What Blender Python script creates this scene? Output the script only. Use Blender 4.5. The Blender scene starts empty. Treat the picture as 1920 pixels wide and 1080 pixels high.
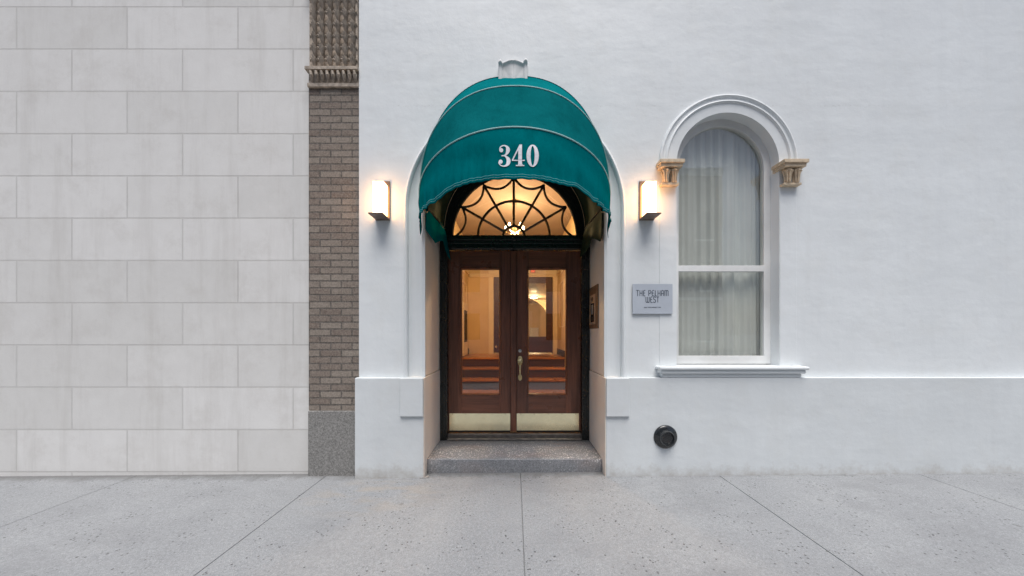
import bpy, bmesh, math, random
from mathutils import Vector, Matrix
from mathutils.geometry import tessellate_polygon
random.seed(7)
R = math.radians
sc = bpy.context.scene
col = sc.collection

# ------------------------------------------------------------------ camera
F, CX, CY, DY, CZ = 600.0, 965.0, 625.0, 3.12, 1.377     # focal length in photo pixels, vanishing point, distance, eye height
cam_d = bpy.data.cameras.new('camera')
cam = bpy.data.objects.new('camera', cam_d); col.objects.link(cam)
cam_d.sensor_width = 36; cam_d.lens = F/1920*36
cam_d.shift_x = -(CX-960)/1920; cam_d.shift_y = (CY-540)/1920
cam_d.clip_start = .05; cam_d.clip_end = 1000
cam.location = (0, -DY, CZ); cam.rotation_euler = (R(90), 0, 0)
sc.camera = cam

# ------------------------------------------------------------------ world, sun, exposure
SUN_EL, SUN_AZ = 70, 172          # azimuth clockwise from +Y
w = bpy.data.worlds.new('World'); sc.world = w; w.use_nodes = True
nt = w.node_tree
sky = nt.nodes.new('ShaderNodeTexSky'); sky.sky_type = 'NISHITA'; sky.sun_disc = False
sky.sun_elevation = R(SUN_EL); sky.sun_rotation = R(SUN_AZ); sky.air_density = 1.0; sky.dust_density = 4.0; sky.ozone_density = 1.0
bg = nt.nodes['Background']; bg.inputs[1].default_value = .09
nt.links.new(sky.outputs[0], bg.inputs[0])
sd = bpy.data.lights.new('sun', 'SUN'); sd.energy = 2.3; sd.angle = R(40); sd.color = (1, .985, .965)
so = bpy.data.objects.new('sun', sd); col.objects.link(so)
dirv = Vector((math.sin(R(SUN_AZ))*math.cos(R(SUN_EL)), math.cos(R(SUN_AZ))*math.cos(R(SUN_EL)), math.sin(R(SUN_EL))))
so.rotation_euler = dirv.to_track_quat('Z', 'Y').to_euler(); so.location = dirv*40
sc.view_settings.view_transform = 'Standard'; sc.view_settings.look = 'None'
sc.view_settings.gamma = 1; sc.view_settings.exposure = .45
sc.cycles.max_bounces = 10; sc.cycles.transparent_max_bounces = 16
sc.cycles.caustics_reflective = False; sc.cycles.caustics_refractive = False
sc.cycles.sample_clamp_indirect = 6

def P(px, py, D):        # a photo pixel at depth D -> a point of the place
    return Vector(((px-CX)/F*D, D-DY, CZ-(py-CY)/F*D))

# ------------------------------------------------------------------ materials
def new_mat(name):
    m = bpy.data.materials.new(name); m.use_nodes = True
    return m, m.node_tree, m.node_tree.nodes['Principled BSDF']
def N(nt, t, **kw):
    n = nt.nodes.new(t)
    for k, v in kw.items(): setattr(n, k, v)
    return n
def coords(nt, scale=(1, 1, 1)):
    tc = N(nt, 'ShaderNodeTexCoord'); mp = N(nt, 'ShaderNodeMapping'); mp.inputs['Scale'].default_value = scale
    nt.links.new(tc.outputs['Object'], mp.inputs[0]); return mp.outputs[0]
def noise(nt, co, scale, detail=4, rough=.55):
    n = N(nt, 'ShaderNodeTexNoise'); n.inputs['Scale'].default_value = scale; n.inputs['Detail'].default_value = detail
    n.inputs['Roughness'].default_value = rough; nt.links.new(co, n.inputs['Vector']); return n.outputs['Fac']
def ramp(nt, fac, stops):
    r = N(nt, 'ShaderNodeValToRGB'); e = r.color_ramp.elements
    while len(e) < len(stops): e.new(.5)
    for i, (p, c) in enumerate(stops):
        e[i].position = p; e[i].color = (*c, 1) if len(c) == 3 else c
    nt.links.new(fac, r.inputs[0]); return r.outputs[0]
def mix(nt, fac, a, b, blend='MIX'):
    m = N(nt, 'ShaderNodeMix', data_type='RGBA', blend_type=blend)
    for s, v in ((m.inputs[0], fac), (m.inputs[6], a), (m.inputs[7], b)):
        if hasattr(v, 'links'): nt.links.new(v, s)
        elif isinstance(v, (int, float)): s.default_value = v
        else: s.default_value = (*v, 1)
    return m.outputs[2]
def math_(nt, op, a, b=0.0, c=None):
    m = N(nt, 'ShaderNodeMath', operation=op)
    for s, v in zip(m.inputs, (a, b, c)):
        if v is None: continue
        if hasattr(v, 'links'): nt.links.new(v, s)
        else: s.default_value = v
    return m.outputs[0]
def bump(nt, b, h, strength=.3, dist=.01, prev=None):
    n = N(nt, 'ShaderNodeBump'); n.inputs['Strength'].default_value = strength; n.inputs['Distance'].default_value = dist
    nt.links.new(h, n.inputs['Height'])
    if prev: nt.links.new(prev, n.inputs['Normal'])
    nt.links.new(n.outputs[0], b.inputs['Normal']); return n.outputs[0]

def paint_mat(name, c, amp=.05, rough=.55, dirt=True, line=None):
    m, nt, b = new_mat(name); co = coords(nt)
    big = noise(nt, co, 1.3, 5)
    v = tuple(x*(1-amp) for x in c); u = tuple(min(1, x*(1+amp*.6)) for x in c)
    cc = ramp(nt, big, [(.3, v), (.7, u)])
    streak = noise(nt, coords(nt, (9, 9, .7)), 1.0, 4)
    cc = mix(nt, ramp(nt, streak, [(.5, (0, 0, 0)), (.8, (.3, .3, .3))]), cc, tuple(x*.86 for x in c))
    blot = noise(nt, coords(nt, (1, 1, .8)), 3.3, 7, .68)
    cc = mix(nt, ramp(nt, blot, [(.5, (0, 0, 0)), (.62, (.25, .25, .25))]), cc, (c[0]*.93, c[1]*.91, c[2]*.88))
    if dirt:   # specks, chips and grime where the wall meets the pavement
        sp = noise(nt, coords(nt, (1, 1, 1.6)), 55, 3, .7); patch = noise(nt, co, 2.6, 2)
        k = math_(nt, 'MULTIPLY', ramp(nt, sp, [(.68, (0, 0, 0)), (.72, (1, 1, 1))]), ramp(nt, patch, [(.56, (0, 0, 0)), (.66, (1, 1, 1))]))
        cc = mix(nt, math_(nt, 'MULTIPLY', k, .45), cc, (.25, .22, .19))
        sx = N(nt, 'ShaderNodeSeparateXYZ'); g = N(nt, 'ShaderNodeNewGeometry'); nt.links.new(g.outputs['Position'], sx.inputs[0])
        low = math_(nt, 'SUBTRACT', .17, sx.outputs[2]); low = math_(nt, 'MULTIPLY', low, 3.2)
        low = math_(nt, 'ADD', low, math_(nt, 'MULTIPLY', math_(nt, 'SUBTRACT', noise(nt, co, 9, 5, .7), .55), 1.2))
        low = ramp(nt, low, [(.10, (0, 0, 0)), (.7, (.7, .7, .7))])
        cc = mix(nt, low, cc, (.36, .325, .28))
    if line:    # an old horizontal seam with chips along it
        s2 = N(nt, 'ShaderNodeSeparateXYZ'); g2 = N(nt, 'ShaderNodeNewGeometry'); nt.links.new(g2.outputs['Position'], s2.inputs[0])
        zz = math_(nt, 'ABSOLUTE', math_(nt, 'SUBTRACT', math_(nt, 'ADD', s2.outputs[2], math_(nt, 'MULTIPLY', noise(nt, co, 2.2, 3), .03)), line))
        k2 = math_(nt, 'MULTIPLY', ramp(nt, zz, [(.003, (1, 1, 1)), (.011, (0, 0, 0))]), ramp(nt, noise(nt, coords(nt, (1, 1, 3)), 34, 4, .7), [(.55, (0, 0, 0)), (.62, (1, 1, 1))]))
        cc = mix(nt, math_(nt, 'MULTIPLY', math_(nt, 'MULTIPLY', k2, .6), ramp(nt, noise(nt, co, 1.7, 2), [(.45, (0, 0, 0)), (.55, (1, 1, 1))])), cc, (.38, .37, .35))
        cc = mix(nt, ramp(nt, zz, [(.0, (.10, .10, .10)), (.06, (0, 0, 0))]), cc, tuple(x*.8 for x in c))
    nt.links.new(cc, b.inputs['Base Color']); b.inputs['Roughness'].default_value = rough
    p = bump(nt, b, noise(nt, co, 130, 3), .10, .003)
    p = bump(nt, b, noise(nt, co, 7, 4), .25, .014, p); bump(nt, b, noise(nt, coords(nt, (.5, 1, 1.6)), 1.6, 3), .22, .03, p)
    return m
def plain(name, c, rough=.5, metal=0, amp=.12, scale=30, bmp=.05, coat=0):
    m, nt, b = new_mat(name); co = coords(nt); n = noise(nt, co, scale)
    nt.links.new(ramp(nt, n, [(.3, tuple(x*(1-amp) for x in c)), (.7, tuple(min(1, x*(1+amp)) for x in c))]), b.inputs['Base Color'])
    nt.links.new(ramp(nt, noise(nt, co, scale*.4), [(.3, (rough*.8,)*3), (.7, (min(1, rough*1.25),)*3)]), b.inputs['Roughness'])
    b.inputs['Metallic'].default_value = metal; b.inputs['Coat Weight'].default_value = coat
    if bmp: bump(nt, b, n, bmp, .004)
    if name in ('matt_black_paint', 'tan_welt', 'olive_canvas_underside'): b.inputs['Specular IOR Level'].default_value = .08
    return m
def wood_mat(name, dark, light, axis='z', rough=.32, coat=.14):
    m, nt, b = new_mat(name)
    sc1 = {'z': (60, 60, 2.2), 'x': (2.2, 60, 60), 'y': (60, 2.2, 60)}[axis]
    sc2 = {'z': (9, 9, .8), 'x': (.8, 9, 9), 'y': (9, .8, 9)}[axis]
    g = noise(nt, coords(nt, sc1), 1, 5, .6); h = noise(nt, coords(nt, sc2), 1, 4)
    c = ramp(nt, g, [(.3, dark), (.68, light)])
    c = mix(nt, .5, c, ramp(nt, h, [(.35, tuple(x*.6 for x in dark)), (.65, tuple(x*1.2 for x in light))]))
    pores = noise(nt, coords(nt, tuple(x*3.2 for x in sc1)), 1, 2)
    c = mix(nt, ramp(nt, pores, [(.6, (0, 0, 0)), (.72, (.6, .6, .6))]), c, tuple(x*.35 for x in dark))
    nt.links.new(c, b.inputs['Base Color'])
    nt.links.new(ramp(nt, noise(nt, coords(nt), 5), [(.3, (rough*.8,)*3), (.7, (rough*1.5,)*3)]), b.inputs['Roughness'])
    b.inputs['Coat Weight'].default_value = coat; b.inputs['Coat Roughness'].default_value = .12
    bump(nt, b, pores, .12, .002)
    return m
def emit_mat(name, c, s, base=(.8, .8, .8)):
    m, nt, b = new_mat(name); b.inputs['Base Color'].default_value = (*base, 1)
    b.inputs['Emission Color'].default_value = (*c, 1); b.inputs['Emission Strength'].default_value = s
    return m
def glass_mat(name, tint=(1, 1, 1), f0=.04):
    m = bpy.data.materials.new(name); m.use_nodes = True; nt = m.node_tree; nt.nodes.clear()
    o = N(nt, 'ShaderNodeOutputMaterial'); mx = N(nt, 'ShaderNodeMixShader'); ge = N(nt, 'ShaderNodeNewGeometry')
    dt = N(nt, 'ShaderNodeVectorMath', operation='DOT_PRODUCT'); nt.links.new(ge.outputs['Normal'], dt.inputs[0]); nt.links.new(ge.outputs['Incoming'], dt.inputs[1])
    c = math_(nt, 'SUBTRACT', 1.0, math_(nt, 'ABSOLUTE', dt.outputs['Value'])); fr = math_(nt, 'MULTIPLY_ADD', math_(nt, 'POWER', c, 5.0), 1-f0, f0)
    tr = N(nt, 'ShaderNodeBsdfTransparent'); tr.inputs[0].default_value = (*tint, 1)
    gl = N(nt, 'ShaderNodeBsdfGlossy'); gl.inputs['Roughness'].default_value = 0
    bp = N(nt, 'ShaderNodeBump'); bp.inputs['Strength'].default_value = .03; bp.inputs['Distance'].default_value = .01
    nt.links.new(noise(nt, coords(nt), 3.0, 1), bp.inputs['Height']); nt.links.new(bp.outputs[0], gl.inputs['Normal'])
    nt.links.new(fr, mx.inputs[0]); nt.links.new(tr.outputs[0], mx.inputs[1]); nt.links.new(gl.outputs[0], mx.inputs[2])
    nt.links.new(mx.outputs[0], o.inputs[0]); return m

def fabric_mat(name, c, c2):
    m, nt, b = new_mat(name); co = coords(nt)
    big = noise(nt, co, 3.5, 5)
    cc = ramp(nt, big, [(.3, c), (.7, c2)])
    thread = noise(nt, coords(nt, (1, 1, 1)), 420, 2)
    cc = mix(nt, .35, cc, mix(nt, ramp(nt, thread, [(.35, (0, 0, 0)), (.65, (1, 1, 1))]), tuple(x*.6 for x in c), tuple(min(1, x*1.4) for x in c2)))
    fleck = noise(nt, co, 90, 3, .7)
    cc = mix(nt, ramp(nt, fleck, [(.76, (0, 0, 0)), (.78, (.4, .4, .4))]), cc, (.25, .4, .4))
    blot = noise(nt, coords(nt, (5, 5, 2.5)), 1, 5, .65)
    cc = mix(nt, ramp(nt, blot, [(.50, (0, 0, 0)), (.72, (.38, .38, .38))]), cc, tuple(x*.42 for x in c))
    nt.links.new(cc, b.inputs['Base Color']); b.inputs['Roughness'].default_value = .75
    b.inputs['Specular IOR Level'].default_value = .0
    p = bump(nt, b, thread, .25, .002)
    bump(nt, b, noise(nt, coords(nt, (12, 12, 3)), 1, 4), .6, .02, p)
    return m

def concrete_mat():
    m, nt, b = new_mat('sidewalk_concrete'); co = coords(nt)
    c = ramp(nt, noise(nt, co, 1.1, 6, .6), [(.3, (.285, .285, .295)), (.5, (.35, .348, .355)), (.7, (.42, .415, .415))])
    c = mix(nt, .5, c, ramp(nt, noise(nt, co, 60, 6, .75), [(.32, (.22, .22, .225)), (.68, (.52, .515, .515))]))
    fine = noise(nt, co, 190, 3, .8)
    c = mix(nt, ramp(nt, fine, [(.57, (0, 0, 0)), (.64, (.75, .75, .75))]), c, (.17, .165, .17))
    c = mix(nt, ramp(nt, fine, [(.34, (.7, .7, .7)), (.42, (0, 0, 0))]), c, (.72, .71, .70))
    # dark pits in loose patches
    vo = N(nt, 'ShaderNodeTexVoronoi'); vo.inputs['Scale'].default_value = 34; nt.links.new(co, vo.inputs['Vector'])
    pit = ramp(nt, vo.outputs['Distance'], [(.17, (1, 1, 1)), (.25, (0, 0, 0))])
    pit = math_(nt, 'MULTIPLY', pit, ramp(nt, noise(nt, co, 3.2, 4, .7), [(.48, (0, 0, 0)), (.56, (1, 1, 1))]))
    pit = math_(nt, 'MULTIPLY', pit, ramp(nt, noise(nt, co, 21, 2), [(.44, (0, 0, 0)), (.50, (1, 1, 1))]))
    c = mix(nt, ramp(nt, noise(nt, coords(nt, (1, 2.2, 1)), .9, 6, .7), [(.5, (0, 0, 0)), (.66, (.35, .35, .35))]), c, (.24, .235, .24))
    c = mix(nt, math_(nt, 'MULTIPLY', pit, .85), c, (.09, .085, .085))
    gv = N(nt, 'ShaderNodeTexVoronoi'); gv.inputs['Scale'].default_value = 2.3; nt.links.new(co, gv.inputs['Vector'])
    gs = N(nt, 'ShaderNodeSeparateColor'); nt.links.new(gv.outputs['Color'], gs.inputs[0])
    gd = math_(nt, 'ADD', gv.outputs['Distance'], math_(nt, 'MULTIPLY', noise(nt, co, 25, 3), .02))
    gum = math_(nt, 'MULTIPLY', ramp(nt, gd, [(.050, (.5, .5, .5)), (.062, (0, 0, 0))]), math_(nt, 'GREATER_THAN', gs.outputs[1], .55))
    c = mix(nt, gum, c, (.15, .145, .145))
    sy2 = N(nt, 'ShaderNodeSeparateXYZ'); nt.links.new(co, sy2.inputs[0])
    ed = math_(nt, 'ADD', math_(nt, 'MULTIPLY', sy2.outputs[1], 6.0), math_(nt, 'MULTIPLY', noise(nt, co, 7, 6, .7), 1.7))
    c = mix(nt, ramp(nt, ed, [(.35, (0, 0, 0)), (1.0, (.65, .65, .65))]), c, (.15, .14, .13))  # grime with contact shade painted in, darkening towards the wall foot
    # rust-tinted stain by the left wall
    sx = N(nt, 'ShaderNodeSeparateXYZ'); nt.links.new(co, sx.inputs[0])
    dx = math_(nt, 'MULTIPLY', math_(nt, 'ADD', sx.outputs[0], 1.2), 1.3); dy = math_(nt, 'MULTIPLY', math_(nt, 'ADD', sx.outputs[1], .35), 2.3)
    d = math_(nt, 'SQRT', math_(nt, 'ADD', math_(nt, 'MULTIPLY', dx, dx), math_(nt, 'MULTIPLY', dy, dy)))
    st = math_(nt, 'MULTIPLY', ramp(nt, d, [(.1, (1, 1, 1)), (.95, (0, 0, 0))]), ramp(nt, noise(nt, coords(nt, (2, 6, 1)), 1.6, 4), [(.45, (0, 0, 0)), (.62, (1, 1, 1))]))
    c = mix(nt, math_(nt, 'MULTIPLY', st, .38), c, (.50, .38, .26))
    c = mix(nt, 1.0, c, (.73, .765, .785), 'MULTIPLY')
    nt.links.new(c, b.inputs['Base Color']); b.inputs['Roughness'].default_value = .85
    p = bump(nt, b, noise(nt, co, 120, 5, .7), .35, .004)
    inv = math_(nt, 'SUBTRACT', 1.0, pit); bump(nt, b, inv, .5, .006, p)
    return m
def terrazzo_mat():
    m, nt, b = new_mat('terrazzo_stone'); co = coords(nt)
    c = ramp(nt, noise(nt, co, 5, 5), [(.3, (.17, .175, .19)), (.7, (.29, .29, .30))])
    c = mix(nt, .6, c, ramp(nt, noise(nt, co, 110, 5, .85), [(.36, (.03, .03, .032)), (.64, (.42, .42, .43))]))
    c = mix(nt, ramp(nt, noise(nt, coords(nt, (1, 3, 1)), 2.2, 3), [(.5, (0, 0, 0)), (.7, (.35, .35, .35))]), c, (.26, .18, .15))
    for s, th, k in ((80, .33, .8), (42, .25, 1.0)):
        vo = N(nt, 'ShaderNodeTexVoronoi'); vo.inputs['Scale'].default_value = s; vo.inputs['Randomness'].default_value = 1
        wob = mix(nt, .04, co, N(nt, 'ShaderNodeTexNoise').outputs['Color']); nt.links.new(wob, vo.inputs['Vector'])
        chip = ramp(nt, vo.outputs['Distance'], [(th, (1, 1, 1)), (th+.08, (0, 0, 0))])
        sel = N(nt, 'ShaderNodeSeparateColor'); nt.links.new(vo.outputs['Color'], sel.inputs[0])
        chip = math_(nt, 'MULTIPLY', chip, math_(nt, 'GREATER_THAN', sel.outputs[0], .55))
        dens = ramp(nt, noise(nt, co, 3.1, 3), [(.36, (.25, .25, .25)), (.54, (1, 1, 1))])
        sy = N(nt, 'ShaderNodeSeparateXYZ'); nt.links.new(co, sy.inputs[0])
        top = ramp(nt, sy.outputs[1], [(.045, (.22, .22, .22)), (.06, (1, 1, 1)), (.45, (.7, .7, .7)), (.6, (.3, .3, .3))])
        chip = math_(nt, 'MULTIPLY', math_(nt, 'MULTIPLY', chip, math_(nt, 'MULTIPLY', dens, top)), k)
        c = mix(nt, chip, c, (.78, .74, .72))
    c = mix(nt, 1.0, c, (.92, .95, .97), 'MULTIPLY')
    nt.links.new(c, b.inputs['Base Color']); b.inputs['Roughness'].default_value = .62
    bump(nt, b, noise(nt, co, 110, 4, .7), .3, .003)
    return m
def brick_mat(name='neighbour_brick'):
    m, nt, b = new_mat(name)
    tc = N(nt, 'ShaderNodeTexCoord'); sx = N(nt, 'ShaderNodeSeparateXYZ'); cb = N(nt, 'ShaderNodeCombineXYZ')
    nt.links.new(tc.outputs['Object'], sx.inputs[0]); nt.links.new(math_(nt, 'ADD', sx.outputs[0], sx.outputs[1]), cb.inputs[0]); nt.links.new(sx.outputs[2], cb.inputs[1])
    br = N(nt, 'ShaderNodeTexBrick'); br.inputs['Scale'].default_value = 1; br.inputs['Brick Width'].default_value = .21; br.inputs['Row Height'].default_value = .0675
    br.inputs['Mortar Size'].default_value = .008; br.inputs['Mortar Smooth'].default_value = .3
    br.inputs['Color1'].default_value = (.20, .15, .12, 1); br.inputs['Color2'].default_value = (.34, .29, .24, 1); br.inputs['Mortar'].default_value = (.10, .09, .08, 1)
    wv = N(nt, 'ShaderNodeVectorMath', operation='ADD'); nt.links.new(cb.outputs[0], wv.inputs[0])
    nt.links.new(wv.outputs[0], br.inputs['Vector'])
    c = mix(nt, .35, br.outputs['Color'], ramp(nt, noise(nt, coords(nt), 70, 5, .8), [(.38, (.06, .05, .045)), (.62, (.44, .39, .34))]))
    nt.links.new(c, b.inputs['Base Color']); b.inputs['Roughness'].default_value = .9
    p = bump(nt, b, math_(nt, 'SUBTRACT', 1.0, br.outputs['Fac']), .8, .012); bump(nt, b, noise(nt, coords(nt), 80, 4, .8), .7, .012, p)
    return m
def ashlar_mat():
    m, nt, b = new_mat('limestone_ashlar')
    tc = N(nt, 'ShaderNodeTexCoord'); sx = N(nt, 'ShaderNodeSeparateXYZ'); cb = N(nt, 'ShaderNodeCombineXYZ')
    nt.links.new(tc.outputs['Object'], sx.inputs[0]); nt.links.new(sx.outputs[0], cb.inputs[0]); nt.links.new(sx.outputs[2], cb.inputs[1])
    br = N(nt, 'ShaderNodeTexBrick'); br.inputs['Scale'].default_value = 1; br.inputs['Brick Width'].default_value = 1.1; br.inputs['Row Height'].default_value = .42
    br.inputs['Mortar Size'].default_value = .006; br.inputs['Color1'].default_value = (.66, .655, .635, 1); br.inputs['Color2'].default_value = (.77, .765, .75, 1); br.inputs['Mortar'].default_value = (.58, .57, .55, 1)
    nt.links.new(cb.outputs[0], br.inputs['Vector'])
    c = mix(nt, .3, br.outputs['Color'], ramp(nt, noise(nt, coords(nt), 6, 6, .7), [(.3, (.62, .61, .59)), (.7, (.78, .775, .76))]))
    c = mix(nt, ramp(nt, noise(nt, coords(nt, (5, 5, .5)), 1, 5, .7), [(.5, (0, 0, 0)), (.75, (.35, .35, .35))]), c, (.48, .46, .43))
    c = mix(nt, ramp(nt, noise(nt, coords(nt), 2.4, 7, .75), [(.52, (0, 0, 0)), (.66, (.3, .3, .3))]), c, (.55, .53, .50))
    nt.links.new(c, b.inputs['Base Color']); b.inputs['Roughness'].default_value = .85
    p = bump(nt, b, math_(nt, 'SUBTRACT', 1.0, br.outputs['Fac']), .9, .02); bump(nt, b, noise(nt, coords(nt), 60, 4), .2, .004, p)
    return m

M = dict(
    wall=paint_mat('cool_white_wall_paint', (.765, .80, .815), line=3.61),
    plinth=paint_mat('plinth_paint', (.68, .715, .73)),
    reveal=paint_mat('peach_cream_reveal_paint', (.92, .83, .74)),
    stone=paint_mat('carved_white_stone', (.76, .77, .765), .25, .8, False),
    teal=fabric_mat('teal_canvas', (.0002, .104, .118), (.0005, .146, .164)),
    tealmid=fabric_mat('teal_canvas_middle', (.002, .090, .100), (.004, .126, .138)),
    tealtop=fabric_mat('teal_canvas_toplit', (.002, .135, .150), (.004, .175, .19)),  # top panel's extra sky light is put into this lighter colour
    lining=plain('olive_canvas_underside', (.030, .046, .026), .85, 0, .25, 12),
    pipe=plain('pale_teal_piping', (.36, .60, .60), .6, 0, .15, 40),
    tanpipe=plain('tan_welt', (.60, .42, .27), .9),
    numeral=plain('white_numeral_paint', (.70, .71, .76), .7, 0, .1, 60),
    black=plain('black_gloss_paint', (.010, .013, .012), .28, 0, .2, 25, .06, .3),
    mattblack=plain('matt_black_paint', (.010, .012, .011), .85, 0, .2, 25, .06),
    muntin=plain('dark_bronze_paint', (.022, .016, .012), .3, 0, .2, 25, .04, .3),
    woodv=wood_mat('mahogany_upright', (.080, .027, .015), (.225, .084, .046), 'z'),
    woodh=wood_mat('mahogany_rail', (.082, .028, .015), (.235, .087, .047), 'x'),
    brass=plain('polished_brass', (.90, .83, .57), .16, 1, .06, 9, .02),
    brassd=plain('brass_pull', (.86, .73, .42), .28, 1, .15, 30, .02),
    bronze=plain('bronze_metal', (.20, .15, .12), .45, .5, .2, 20),
    sillmetal=plain('worn_grey_bronze', (.17, .155, .145), .4, .6, .3, 18),
    steel=plain('brushed_steel', (.55, .54, .52), .35, .9, .1, 40),
    signm=plain('silver_blue_sign_face', (.54, .59, .66), .4, .15, .05, 6, .02),
    ink=plain('slate_lettering', (.075, .095, .125), .5),
    glass=glass_mat('window_glass', (.97, .98, .96), .09),
    opal=emit_mat('lit_opal_glass', (1, .50, .19), 7.5, (.9, .85, .75)),
    bulb=emit_mat('lit_bulb', (1, .72, .4), 14, (.9, .85, .75)),
    halllamp=emit_mat('lit_hall_lamp', (1, .75, .45), 8, (.9, .85, .75)),
    tread=wood_mat('varnished_oak', (.30, .105, .022), (.52, .21, .05), 'x', .3, .3),
    riser=wood_mat('stained_riser', (.038, .012, .006), (.085, .026, .012), 'x', .35, .3),
    cream=plain('cream_interior_paint', (.72, .54, .29), .6, 0, .06, 3, .05),
    creamt=plain('cream_trim_paint', (.82, .68, .45), .45, 0, .04, 3, .02),
    ceil=plain('interior_ceiling_paint', (.36, .275, .215), .7, 0, .05, 3, .03),
    floor=plain('grey_brown_floor', (.13, .10, .085), .4, 0, .3, 14),
    skirt=plain('dark_skirting', (.02, .016, .014), .4),
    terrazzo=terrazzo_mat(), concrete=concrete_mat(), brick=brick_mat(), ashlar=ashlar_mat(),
    granite=plain('grey_granite', (.24, .235, .225), .7, 0, .45, 90, .2),
    carved=plain('tan_carved_stone', (.42, .355, .29), .85, 0, .4, 24, .3),
    blind=plain('white_roller_blind', (.74, .75, .75), .8, 0, .04, 4, .03),
    asphalt=plain('asphalt', (.05, .05, .052), .9, 0, .35, 60, .4),
    kerb=plain('granite_kerb', (.30, .29, .28), .8, 0, .3, 60, .2),
    opp=plain('opposite_pinkish_stone', (.66, .58, .54), .85, 0, .2, 1.2, .1),
    dark=plain('near_black', (.006, .006, .007), .5),
    iron=plain('black_cast_iron', (.012, .014, .016), .22, 0, .3, 50, .12, .5),
    red=emit_mat('lit_red_lettering', (1, .10, .05), .8, (.6, .1, .06)),
    exitbox=plain('pinkish_sign_box', (.70, .34, .24), .5),
    screen=plain('dark_screen', (.008, .008, .009), .15, 0, .1),
    grey=plain('pale_grey_print', (.35, .36, .36), .5),
    caprep=plain('ochre_weathered_capital', (.62, .50, .36), .8, 0, .2, 30, .15),
)

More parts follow.
